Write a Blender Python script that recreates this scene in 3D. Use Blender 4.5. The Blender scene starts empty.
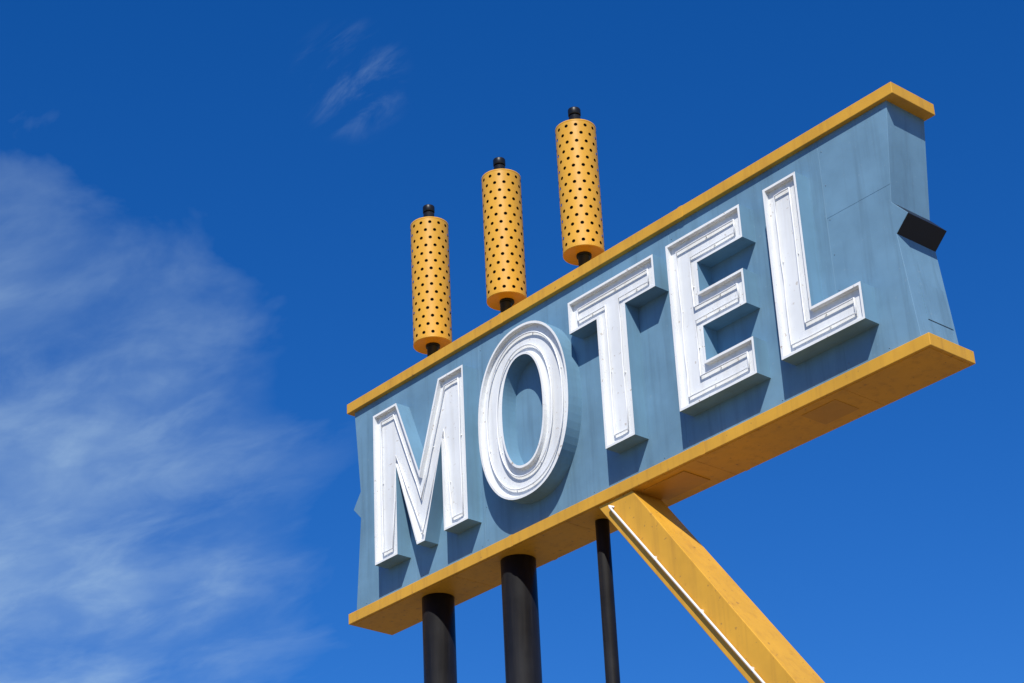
import bpy, bmesh, math, random
from mathutils import Vector, Euler
random.seed(7)
scene=bpy.context.scene
Z0=10.80          # height of the cabinet underside
W,T,H,TR=9.12,0.68,3.0,0.136

# ------------------------------------------------------------ materials
def nn(nt,t,**k):
    n=nt.nodes.new(t)
    for a,b in k.items(): setattr(n,a,b)
    return n
def paint(name,col,rough=.45,var=.12,streak=.25,dirt=(.12,.09,.06),bump=.15,scale=1.0,spec=.4,chips=0.0,chipcol=(.2,.1,.05),slo=.5):
    m=bpy.data.materials.new(name); m.use_nodes=True; nt=m.node_tree; L=nt.links
    b=nt.nodes['Principled BSDF']; b.inputs['Specular IOR Level'].default_value=spec
    tc=nn(nt,'ShaderNodeTexCoord')
    n1=nn(nt,'ShaderNodeTexNoise'); n1.inputs['Scale'].default_value=1.3*scale; n1.inputs['Detail'].default_value=4; n1.inputs['Roughness'].default_value=.6
    L.new(tc.outputs['Object'],n1.inputs['Vector'])
    r1=nn(nt,'ShaderNodeMapRange'); r1.inputs['From Min'].default_value=.3; r1.inputs['From Max'].default_value=.7
    r1.inputs['To Min'].default_value=1-var; r1.inputs['To Max'].default_value=1+var
    L.new(n1.outputs['Fac'],r1.inputs['Value'])
    mul=nn(nt,'ShaderNodeVectorMath',operation='SCALE'); mul.inputs[0].default_value=col
    L.new(r1.outputs['Result'],mul.inputs['Scale'])
    last=mul.outputs[0]
    if streak>0:
        mp=nn(nt,'ShaderNodeMapping'); mp.inputs['Scale'].default_value=(9*scale,9*scale,.55*scale)
        L.new(tc.outputs['Object'],mp.inputs['Vector'])
        n2=nn(nt,'ShaderNodeTexNoise'); n2.inputs['Scale'].default_value=1; n2.inputs['Detail'].default_value=3; n2.inputs['Roughness'].default_value=.65
        L.new(mp.outputs['Vector'],n2.inputs['Vector'])
        r2=nn(nt,'ShaderNodeMapRange'); r2.inputs['From Min'].default_value=slo; r2.inputs['From Max'].default_value=.78
        r2.inputs['To Min'].default_value=0; r2.inputs['To Max'].default_value=streak
        L.new(n2.outputs['Fac'],r2.inputs['Value'])
        mx=nn(nt,'ShaderNodeMix',data_type='RGBA'); mx.inputs[7].default_value=(*dirt,1)
        L.new(r2.outputs['Result'],mx.inputs[0]); L.new(last,mx.inputs[6])
        last=mx.outputs[2]
    if chips>0:
        n4=nn(nt,'ShaderNodeTexNoise'); n4.inputs['Scale'].default_value=18*scale; n4.inputs['Detail'].default_value=3
        L.new(tc.outputs['Object'],n4.inputs['Vector'])
        r4=nn(nt,'ShaderNodeMapRange'); r4.inputs['From Min'].default_value=.67; r4.inputs['From Max'].default_value=.71
        r4.inputs['To Max'].default_value=chips
        L.new(n4.outputs['Fac'],r4.inputs['Value'])
        m2=nn(nt,'ShaderNodeMix',data_type='RGBA'); m2.inputs[7].default_value=(*chipcol,1)
        L.new(r4.outputs['Result'],m2.inputs[0]); L.new(last,m2.inputs[6]); last=m2.outputs[2]
    L.new(last,b.inputs['Base Color'])
    r3=nn(nt,'ShaderNodeMapRange'); r3.inputs['To Min'].default_value=rough-.1; r3.inputs['To Max'].default_value=rough+.15
    L.new(n1.outputs['Fac'],r3.inputs['Value']); L.new(r3.outputs['Result'],b.inputs['Roughness'])
    if bump>0:
        n3=nn(nt,'ShaderNodeTexNoise'); n3.inputs['Scale'].default_value=2.2*scale; n3.inputs['Detail'].default_value=2
        L.new(tc.outputs['Object'],n3.inputs['Vector'])
        bp=nn(nt,'ShaderNodeBump'); bp.inputs['Strength'].default_value=bump; bp.inputs['Distance'].default_value=.05
        L.new(n3.outputs['Fac'],bp.inputs['Height']); L.new(bp.outputs['Normal'],b.inputs['Normal'])
    return m
M_blue=paint('blue_sheet_metal',(.152,.280,.385),.6,.14,.38,(.075,.125,.16),.2,spec=.2,chips=.3,chipcol=(.26,.36,.42))
M_ret=paint('letter_return_blue',(.165,.310,.420),.55,.10,.25,(.10,.14,.17),.1,spec=.2)
M_white=paint('white_enamel',(.86,.86,.83),.6,.05,.22,(.55,.49,.38),.05,spec=.25,chips=.75,chipcol=(.38,.29,.20))
M_inner=paint('shaded_weathered_pan',(.79,.80,.79),.65,.07,.32,(.50,.46,.38),.05,spec=.2,chips=.5,chipcol=(.40,.32,.24),slo=.47)  # greyer base paints in the channel shade; streaks and chips are wear
M_yel=paint('yellow_trim_paint',(.68,.350,.035),.45,.10,.38,(.30,.13,.03),.15,spec=.3,chips=.6,chipcol=(.28,.14,.05))
M_hatch=paint('hatch_paint',(.54,.27,.03),.45,.08,.25,(.33,.15,.04),.15)
M_yel2=paint('yellow_cylinder_paint',(.74,.370,.036),.45,.09,.22,(.40,.18,.03),.05,spec=.3)
M_blk=paint('black_pole_paint',(.008,.008,.009),.38,.3,.35,(.040,.036,.030),.08,spec=.3)
M_dark=paint('dark_navy',(.010,.015,.025),.5,.1,0,bump=0)  # even dark navy for the short sloping faces of the end ledges
M_hole=paint('hole_shade_black',(.02,.014,.008),.8,.1,0,bump=0)  # near black, stands in for the shade behind the perforations
M_tube=paint('neon_glass_tube',(.84,.84,.82),.25,.03,0,bump=0,spec=.5)
M_rivet=paint('rivet_metal',(.12,.2,.27),.4,.1,0,bump=0)

# ------------------------------------------------------------ helpers
def empty(name,loc=(0,0,Z0)):
    e=bpy.data.objects.new(name,None); e.location=loc; e.empty_display_size=.3
    scene.collection.objects.link(e); return e
def mkobj(name,bm,mats,parent,smooth=False,bevel=0,loc=(0,0,0)):
    me=bpy.data.meshes.new(name); bm.normal_update(); bm.to_mesh(me); bm.free()
    for m in (mats if isinstance(mats,list) else [mats]): me.materials.append(m)
    o=bpy.data.objects.new(name,me); scene.collection.objects.link(o); o.parent=parent; o.location=loc
    if smooth:
        for p in me.polygons: p.use_smooth=True
    if bevel:
        b=o.modifiers.new('bevel','BEVEL'); b.width=bevel; b.segments=2; b.limit_method='ANGLE'; b.angle_limit=math.radians(35)
    return o
def box(bm,a,b,mat=0):
    x0,y0,z0=a;x1,y1,z1=b
    v=[bm.verts.new(p) for p in [(x0,y0,z0),(x1,y0,z0),(x1,y1,z0),(x0,y1,z0),(x0,y0,z1),(x1,y0,z1),(x1,y1,z1),(x0,y1,z1)]]
    for f in [(0,3,2,1),(4,5,6,7),(0,1,5,4),(1,2,6,5),(2,3,7,6),(3,0,4,7)]:
        bm.faces.new([v[i] for i in f]).material_index=mat
def lathe(bm,prof,n=40,c=(0,0),mat=0,cap=True):
    rings=[]
    for r,z in prof:
        rings.append([bm.verts.new((c[0]+r*math.cos(2*math.pi*i/n),c[1]+r*math.sin(2*math.pi*i/n),z)) for i in range(n)])
    for a,b in zip(rings,rings[1:]):
        for i in range(n):
            f=bm.faces.new([a[i],a[(i+1)%n],b[(i+1)%n],b[i]]); f.material_index=mat; f.smooth=True
    if cap:
        bm.faces.new(list(reversed(rings[0]))).material_index=mat; bm.faces.new(rings[-1]).material_index=mat
def tube(name,pts,r,mat,parent,cyclic=False):
    cu=bpy.data.curves.new(name,'CURVE'); cu.dimensions='3D'; cu.bevel_depth=r; cu.bevel_resolution=3
    s=cu.splines.new('POLY'); s.points.add(len(pts)-1)
    for p,q in zip(s.points,pts): p.co=(*q,1)
    s.use_cyclic_u=cyclic; cu.materials.append(mat); cu.use_fill_caps=True
    o=bpy.data.objects.new(name,cu); scene.collection.objects.link(o); o.parent=parent; return o
def offset(poly,d):
    n=len(poly);out=[]
    for i in range(n):
        p0=Vector(poly[i-1]);p1=Vector(poly[i]);p2=Vector(poly[(i+1)%n])
        e1=(p1-p0).normalized();e2=(p2-p1).normalized()
        n1=Vector((-e1.y,e1.x));n2=Vector((-e2.y,e2.x))
        den=1+n1.dot(n2); m=(n1+n2)/max(den,.25)
        out.append(tuple(p1+m*d))
    return out

# ------------------------------------------------------------ sign cabinet
sign=empty('motel_sign')
YF,YB=.06,.655
ztop=H-TR
R=[(8.99,ztop),(8.87,1.72),(9.05,1.51),(8.88,1.35),(8.99,TR)]
Lf=[(.09,TR),(.20,1.36),(.05,1.52),(.20,1.72),(.09,ztop)]
prof=list(reversed(R))+list(reversed(Lf))
bm=bmesh.new()
fr=[bm.verts.new((x,YF,z)) for x,z in prof]; bk=[bm.verts.new((x,YB,z)) for x,z in prof]
bm.faces.new(fr); bm.faces.new(list(reversed(bk)))
n=len(prof)
for i in range(n):
    j=(i+1)%n
    f=bm.faces.new([fr[j],fr[i],bk[i],bk[j]])
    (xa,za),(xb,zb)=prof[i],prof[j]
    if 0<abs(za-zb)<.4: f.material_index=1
def bis(faces,co,no):
    es=set(e for f in faces for e in f.edges); vs=set(v for f in faces for v in f.verts)
    bmesh.ops.bisect_plane(bm,geom=list(faces)+list(es)+list(vs),plane_co=co,plane_no=no)
def front(): return [f for f in bm.faces if abs(f.normal.y)>.9]
bm.normal_update()
for x in (2.56,5.84,8.05):
    bis(front(),(x,0,0),(1,0,0)); bm.normal_update()
bis([f for f in front() if f.calc_center_median().x>8.04],(0,0,1.92),(0,0,1)); bm.normal_update()
bmesh.ops.inset_individual(bm,faces=front(),thickness=.0035,depth=.003)
bm.normal_update()
cab=mkobj('cabinet',bm,[M_blue,M_dark],sign)
bm=bmesh.new()
def endplate(y0,y1,z0,z1,th=.006):
    def xat(z):
        pts=sorted([(p[1],p[0]) for p in R])
        for (za,xa),(zb,xb) in zip(pts,pts[1:]):
            if za<=z<=zb: return xa+(xb-xa)*(z-za)/(zb-za)
    v=[]
    for o in (0,th):
        for y,z in ((y0,z0),(y1,z0),(y1,z1),(y0,z1)): v.append(bm.verts.new((xat(z)+o+.001,y,z)))
    for f in [(4,5,6,7),(0,1,5,4),(1,2,6,5),(2,3,7,6),(3,0,4,7)]: bm.faces.new([v[i] for i in f])
endplate(.24,.62,.42,.86)
mkobj('end_access_plate',bm,M_blue,sign)
bm=bmesh.new()
def rivet(x,z,r=.009):
    mt=bmesh.ops.create_icosphere(bm,subdivisions=1,radius=r)
    for v in mt['verts']:
        v.co.y*=.5; v.co+=Vector((x,YF-.003,z))
for x in (2.56,5.84,8.05):
    for k in range(7): rivet(x+.04,.25+k*.41)
for x in (.30,1.4,2.5,4.4,5.5,7.2,8.6):
    rivet(x,.20); rivet(x+.3,2.80)
mkobj('rivets',bm,M_rivet,sign,True)
for nm,z0,z1 in (('top_trim',H-TR,H),('bottom_trim',0,TR)):
    bm=bmesh.new(); box(bm,(0,0,z0),(W,T,z1))
    mkobj(nm,bm,M_yel,sign,bevel=.006)
bm=bmesh.new()
for x in (3.05,6.1):
    for z0,z1 in ((H-TR,H),(0,TR)):
        box(bm,(x-.03,-.0025,z0-.0025),(x+.03,T+.0025,z1+.0025))
mkobj('trim_joint_cover',bm,M_yel,sign,bevel=.001)
bm=bmesh.new(); xs=[.04,2.0,3.95,5.95,8.0,9.08]
for a,b in zip(xs,xs[1:]): box(bm,(a+.002,.035,-.005),(b-.002,T-.035,.001))
mkobj('soffit_panels',bm,M_yel,sign,bevel=.001)
bm=bmesh.new()
box(bm,(5.06,.12,-.018),(5.70,.52,-.0045)); box(bm,(7.35,.14,-.010),(7.8,.50,-.0045))
mkobj('soffit_hatch',bm,[M_hatch],sign,bevel=.003)

# ------------------------------------------------------------ letters
LF=-.15; REC=.055; RIM=.028
letters={
 'letter_M':[(.74,.5),(1.18,.5),(1.18,1.66),(1.55,.5),(1.70,.5),(2.06,1.66),(2.06,.5),(2.50,.5),(2.50,2.5),(2.03,2.5),(1.625,1.42),(1.21,2.5),(.74,2.5)],
 'letter_T':[(4.83,.5),(5.29,.5),(5.29,2.1),(5.77,2.1),(5.77,2.5),(4.38,2.5),(4.38,2.1),(4.83,2.1)],
 'letter_E':[(5.97,.5),(7.08,.5),(7.08,.92),(6.41,.92),(6.41,1.33),(7.04,1.33),(7.04,1.74),(6.41,1.74),(6.41,2.1),(7.08,2.1),(7.08,2.5),(5.97,2.5)],
 'letter_L':[(7.42,.5),(8.52,.5),(8.52,.91),(7.88,.91),(7.88,2.5),(7.42,2.5)],
}
def strip(bm,A,ya,B,yb,mat,flip=False):
    va=[bm.verts.new((x,ya,z)) for x,z in A]; vb=[bm.verts.new((x,yb,z)) for x,z in B]
    n=len(A)
    for i in range(n):
        j=(i+1)%n; q=[va[i],va[j],vb[j],vb[i]]
        if flip:q.reverse()
        bm.faces.new(q).material_index=mat
def pan(bm,P,inward=1):
    I=offset(P,RIM*inward)
    fl=inward<0
    strip(bm,P,YF-.0025,P,LF,0,fl)
    strip(bm,P,LF,I,LF,1,fl)
    strip(bm,I,LF,I,LF+REC,2,fl)
    return I
def arc(cx,cz,a,b,n=72,e=2.25):
    out=[]
    for i in range(n):
        t=2*math.pi*i/n; c,s=math.cos(t),math.sin(t)
        out.append((cx+a*math.copysign(abs(c)**(2/e),c),cz+b*math.copysign(abs(s)**(2/e),s)))
    return out
TY=LF+.028
def standoff(bm,x,z):
    d=REC-.030
    mt=bmesh.ops.create_cone(bm,segments=8,radius1=.009,radius2=.007,depth=d,cap_ends=True)
    for v in mt['verts']:
        c=v.co.copy(); v.co=Vector((x+c.x,LF+REC-d/2+c.z,z+c.y))
for nm,P in letters.items():
    bm=bmesh.new(); I=pan(bm,P)
    f=bm.faces.new([bm.verts.new((x,LF+REC,z)) for x,z in I]); f.material_index=2
    bmesh.ops.remove_doubles(bm,verts=bm.verts[:],dist=.0005)
    bmesh.ops.recalc_face_normals(bm,faces=bm.faces[:])
    mkobj(nm,bm,[M_ret,M_white,M_inner],sign)
    tp=offset(P,.125)
    run=[]
    for p,q in zip(tp,tp[1:]+tp[:1]):
        k=max(2,int(math.dist(p,q)/.25))
        for j in range(k):
            t=j/k; w_=0 if j==0 else .004
            run.append((p[0]+(q[0]-p[0])*t+random.uniform(-w_,w_),TY+random.uniform(-.004,.004),p[1]+(q[1]-p[1])*t+random.uniform(-w_,w_)))
    tube(nm+'_neon_tube',run,.010,M_tube,sign,True)
    bm=bmesh.new()
    for i,(p,q) in enumerate(zip(tp,tp[1:]+tp[:1])):
        L_=math.dist(p,q)
        if L_<.3: continue
        k=max(1,int(L_/.9))
        for j in range(k):
            t=(j+.5)/k+random.uniform(-.1,.1); standoff(bm,p[0]+(q[0]-p[0])*t,p[1]+(q[1]-p[1])*t)
    mkobj(nm+'_tube_support',bm,M_tube,sign)
cx,cz=3.52,1.5
outer=arc(cx,cz,.78,1.08); inner=arc(cx,cz,.35,.69)
bm=bmesh.new(); I=pan(bm,outer); J=pan(bm,inner,-1)
strip(bm,I,LF+REC,J,LF+REC,2)
bmesh.ops.remove_doubles(bm,verts=bm.verts[:],dist=.0005)
bmesh.ops.recalc_face_normals(bm,faces=bm.faces[:])
mkobj('letter_O',bm,[M_ret,M_white,M_inner],sign)
for k,(a,b) in enumerate(((.655,.955),(.475,.81))):
    tube('letter_O_neon_tube_%d'%k,[(x,TY,z) for x,z in arc(cx,cz,a,b)],.010,M_tube,sign,True)
bm=bmesh.new()
for (a,b,m_) in ((.655,.955,6),(.475,.81,4)):
    P=arc(cx,cz,a,b)
    for i in range(m_): standoff(bm,*P[int(72*(i+.3)/m_)])
mkobj('letter_O_tube_support',bm,M_tube,sign)

# ------------------------------------------------------------ poles
YM=T/2
pole_data=[(1.325,.195),(2.785,.205),(4.20,.078)]
for i,(x,r) in enumerate(pole_data):
    p=empty('support_pole',(x,YM,0))
    bm=bmesh.new(); lathe(bm,[(r,-.2),(r,Z0-.0055)],48)
    mkobj('pipe',bm,M_blk,p)
    bm=bmesh.new(); lathe(bm,[(r+.05,.0),(r+.05,.03),(r+.02,.05),(r+.001,.05)],32,cap=False)
    mkobj('base_flange',bm,M_blk,p)
    bm=bmesh.new(); lathe(bm,[(.072,Z0+H-.01),(.072,Z0+5.33)],32)
    lathe(bm,[(.064,Z0+5.33),(.064,Z0+5.35)],32)
    lathe(bm,[(.074,Z0+5.35),(.078,Z0+5.355),(.078,Z0+5.43),(.074,Z0+5.44)],32)
    lathe(bm,[(.11,Z0+H+.001),(.11,Z0+H+.02),(.08,Z0+H+.05)],32)
    mkobj('mast_rod',bm,M_blk,p,loc=((.035,0,0) if i==0 else (0,0,0)))

# ------------------------------------------------------------ perforated cylinders
def perforated(x,ph):
    e=empty('perforated_cylinder',(x,YM,Z0))
    r=.247; z0,z1=3.385,5.145; N=13; rows=15; rh=(z1-z0-.04)/rows; hr=.0225
    bm=bmesh.new()
    cw=2*math.pi*r/N
    def P(u,z):
        a=u/r+ph; return (r*math.cos(a),r*math.sin(a),z)
    K=16
    for j in range(rows):
        zc=z0+.02+rh*(j+.5)
        for i in range(N):
            uc=(i+.5*(j%2))*cw
            sw=.034
            ring=[];sq=[]
            for k in range(K):
                t=2*math.pi*k/K+math.pi/4; c,s=math.cos(t),math.sin(t)
                ring.append(bm.verts.new(P(uc+hr*c,zc+hr*s)))
                m=max(abs(c),abs(s)); sq.append(bm.verts.new(P(uc+sw*c/m,zc+rh/2*s/m)))
            for k in range(K):
                l=(k+1)%K
                f=bm.faces.new([sq[k],sq[l],ring[l],ring[k]]); f.smooth=True
            us=[uc+sw+(cw-2*sw)*q/2 for q in range(3)]
            for a,b in zip(us,us[1:]):
                f=bm.faces.new([bm.verts.new(P(a,zc-rh/2)),bm.verts.new(P(b,zc-rh/2)),bm.verts.new(P(b,zc+rh/2)),bm.verts.new(P(a,zc+rh/2))]); f.smooth=True
    bmesh.ops.remove_doubles(bm,verts=bm.verts[:],dist=.0006)
    o=mkobj('perforated_shell',bm,M_yel2,e)
    bm=bmesh.new()
    lathe(bm,[(r-.002,z0+.021),(r+.002,z0+.015),(r+.002,z0),(r-.012,z0-.003),(r-.02,z0+.004),(.08,z0+.004)],64,cap=False)
    lathe(bm,[(r-.002,z1-.021),(r+.002,z1-.015),(r+.002,z1),(r-.01,z1+.004),(.05,z1+.01)],64,cap=False)
    bmesh.ops.recalc_face_normals(bm,faces=bm.faces[:])
    mkobj('end_caps',bm,M_yel2,e)
    bm=bmesh.new(); lathe(bm,[(.225,z0+.02),(.225,z1-.02)],48,cap=False); mkobj('hole_shade_core',bm,M_hole,e)  # added core, coloured dark so the holes look shaded inside
    bm=bmesh.new(); lathe(bm,[(.09,z0-.025),(.09,z0+.003)],32); mkobj('bottom_hub',bm,M_blk,e)
    me=o.data
    me.normals_split_custom_set_from_vertices([Vector((v.co.x,v.co.y,0)).normalized() for v in me.vertices])
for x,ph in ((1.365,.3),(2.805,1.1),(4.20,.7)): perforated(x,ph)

# ------------------------------------------------------------ diagonal beam
beam=empty('diagonal_support_beam')
bm=bmesh.new()
def sec(z,xl,xr,y0,y1): return [(xl,y0,z),(xr,y0,z),(xr,y1,z),(xl,y1,z)]
def lin(z):
    t=(0-z)/2.6
    return sec(z,4.46+t*1.99,5.00+t*1.93,.03-t*.03,.48+t*.05)
A=[bm.verts.new(p) for p in lin(-.0055)]; B=[bm.verts.new(p) for p in lin(-Z0)]
for i in range(4):
    j=(i+1)%4; bm.faces.new([A[i],A[j],B[j],B[i]])
bm.faces.new(A); bm.faces.new(B)
bmesh.ops.recalc_face_normals(bm,faces=bm.faces[:])
mkobj('box_beam',bm,M_yel,beam,bevel=.008)
pts=[]
for k in range(40):
    z=-.10-k*.26
    s=lin(z); x=s[0][0]+.15+.02*(-z/2.6); pts.append((x,s[0][1]-.035,z))
pts=[(pts[0][0]+.03,pts[0][1]+.035,pts[0][2]+.0),(pts[0][0]-.01,pts[0][1],pts[0][2]+.02)]+pts
tube('neon_tube',pts,.013,M_tube,beam)
bm=bmesh.new()
for k in range(2,40,3):
    x,y,z=pts[k]; box(bm,(x-.013,y+.005,z-.013),(x+.013,y+.04,z+.013))
mkobj('tube_clips',bm,M_tube,beam)

# ------------------------------------------------------------ ground
bm=bmesh.new(); S=3000
vs=[bm.verts.new(p) for p in ((-S,-S,0),(S,-S,0),(S,S,0),(-S,S,0))]; bm.faces.new(vs)
g=paint('sandy_gravel',(.18,.138,.088),.9,.2,0,bump=0,scale=.3)
me=bpy.data.meshes.new('ground'); bm.to_mesh(me); bm.free(); me.materials.append(g)
go=bpy.data.objects.new('ground',me); scene.collection.objects.link(go)

# ------------------------------------------------------------ camera
cam=bpy.data.cameras.new('camera'); co=bpy.data.objects.new('camera',cam); scene.collection.objects.link(co)
co.location=(19.7308,-14.8852,Z0-9.1166); co.rotation_euler=(2.054544,.0431767,.8592465)
cam.lens=2125.8/1024*36; cam.sensor_width=36; cam.clip_end=10000; cam.clip_start=.1
scene.camera=co

# ------------------------------------------------------------ light
dv=Vector((-.50,.53,-.80)).normalized()
sun=bpy.data.lights.new('sun','SUN'); sun.energy=5.0; sun.angle=math.radians(.5); sun.color=(1,.965,.90)
so=bpy.data.objects.new('sun',sun); scene.collection.objects.link(so); so.rotation_euler=dv.to_track_quat('-Z','Y').to_euler(); so.location=(20,-20,40)
w=bpy.data.worlds.new('World'); scene.world=w; w.use_nodes=True; nt=w.node_tree; L=nt.links
bg=nt.nodes['Background']; bg.inputs['Strength'].default_value=.092
sky=nn(nt,'ShaderNodeTexSky',sky_type='NISHITA'); sky.sun_disc=False
sky.sun_elevation=math.asin(-dv.z); sky.sun_rotation=math.atan2(-dv.x,-dv.y); sky.air_density=1.0; sky.dust_density=0.0; sky.ozone_density=2.0
hs=nn(nt,'ShaderNodeHueSaturation'); hs.inputs['Saturation'].default_value=1.41; hs.inputs['Value'].default_value=1.22
L.new(sky.outputs['Color'],hs.inputs['Color'])
gr=nn(nt,'ShaderNodeMix',data_type='RGBA',blend_type='MULTIPLY'); gr.inputs[0].default_value=1; gr.inputs[7].default_value=(.55,.77,1.14,1)
L.new(hs.outputs[0],gr.inputs[6])
tc=nn(nt,'ShaderNodeTexCoord'); sp=nn(nt,'ShaderNodeSeparateXYZ'); L.new(tc.outputs['Generated'],sp.inputs[0])
mz=nn(nt,'ShaderNodeMath',operation='MAXIMUM'); mz.inputs[1].default_value=.05; L.new(sp.outputs['Z'],mz.inputs[0])
dx=nn(nt,'ShaderNodeMath',operation='DIVIDE'); dy=nn(nt,'ShaderNodeMath',operation='DIVIDE')
L.new(sp.outputs['X'],dx.inputs[0]);L.new(mz.outputs[0],dx.inputs[1]);L.new(sp.outputs['Y'],dy.inputs[0]);L.new(mz.outputs[0],dy.inputs[1])
cb=nn(nt,'ShaderNodeCombineXYZ'); L.new(dx.outputs[0],cb.inputs[0]);L.new(dy.outputs[0],cb.inputs[1])
def cirrus(rotz,sc,scale,rough,dist,lo,hi,det=6,loc=(0,0,0)):
    mp=nn(nt,'ShaderNodeMapping'); mp.inputs['Rotation'].default_value=(0,0,math.radians(rotz)); mp.inputs['Scale'].default_value=sc; mp.inputs['Location'].default_value=loc
    L.new(cb.outputs[0],mp.inputs['Vector'])
    nz=nn(nt,'ShaderNodeTexNoise'); nz.inputs['Scale'].default_value=scale; nz.inputs['Detail'].default_value=det; nz.inputs['Roughness'].default_value=rough; nz.inputs['Distortion'].default_value=dist
    L.new(mp.outputs[0],nz.inputs['Vector'])
    nr=nn(nt,'ShaderNodeMapRange',interpolation_type='SMOOTHSTEP'); nr.inputs['From Min'].default_value=lo; nr.inputs['From Max'].default_value=hi
    L.new(nz.outputs['Fac'],nr.inputs['Value']); return nr.outputs[0]
def math2(op,a,b):
    m=nn(nt,'ShaderNodeMath',operation=op)
    for i,v in enumerate((a,b)):
        if isinstance(v,(int,float)): m.inputs[i].default_value=v
        else: L.new(v,m.inputs[i])
    return m.outputs[0]
Rm=Euler((2.054544,.0431767,.8592465)).to_matrix()
def patch(px,py,r0,amp):
    c=(Rm@Vector(((px-512)/2125.8,-(py-341.5)/2125.8,-1))).normalized()
    dt=nn(nt,'ShaderNodeVectorMath',operation='DOT_PRODUCT'); dt.inputs[1].default_value=c; L.new(tc.outputs['Generated'],dt.inputs[0])
    mr=nn(nt,'ShaderNodeMapRange',interpolation_type='SMOOTHSTEP'); mr.inputs['From Min'].default_value=math.cos(math.radians(r0)); mr.inputs['From Max'].default_value=1
    mr.inputs['To Max'].default_value=amp; L.new(dt.outputs['Value'],mr.inputs['Value']); return mr.outputs[0]
soft=cirrus(25,(1.5,2.2,1),1.7,.5,.3,.28,.72,6)
fine=cirrus(5,(2.2,4.0,1),2.6,.58,.5,.36,.76,7)
brk=cirrus(40,(2.0,3.6,1),2.2,.55,.4,.30,.70,5,(1.7,.6,0))
tex=math2('ADD',math2('MULTIPLY',soft,.62),math2('MULTIPLY',fine,.36))
big=math2('ADD',patch(-30,480,11,.56),patch(100,640,9,.16))
big=math2('MAXIMUM',math2('SUBTRACT',big,math2('MULTIPLY',math2('SUBTRACT',1.0,brk),.26)),0.0)
wisp=math2('MULTIPLY',patch(352,80,1.8,.24),cirrus(-35,(2.5,9,1),3,.6,.6,.42,.78,6,(.3,.2,0)))
fac=math2('ADD',math2('MULTIPLY',big,math2('ADD',tex,.10)),wisp)
mx=nn(nt,'ShaderNodeMix',data_type='RGBA'); mx.inputs[7].default_value=(4.8,6.8,8.8,1)
L.new(fac,mx.inputs[0]); L.new(gr.outputs[2],mx.inputs[6]); L.new(mx.outputs[2],bg.inputs['Color'])
scene.view_settings.view_transform='Standard'; scene.view_settings.look='None'; scene.view_settings.exposure=0
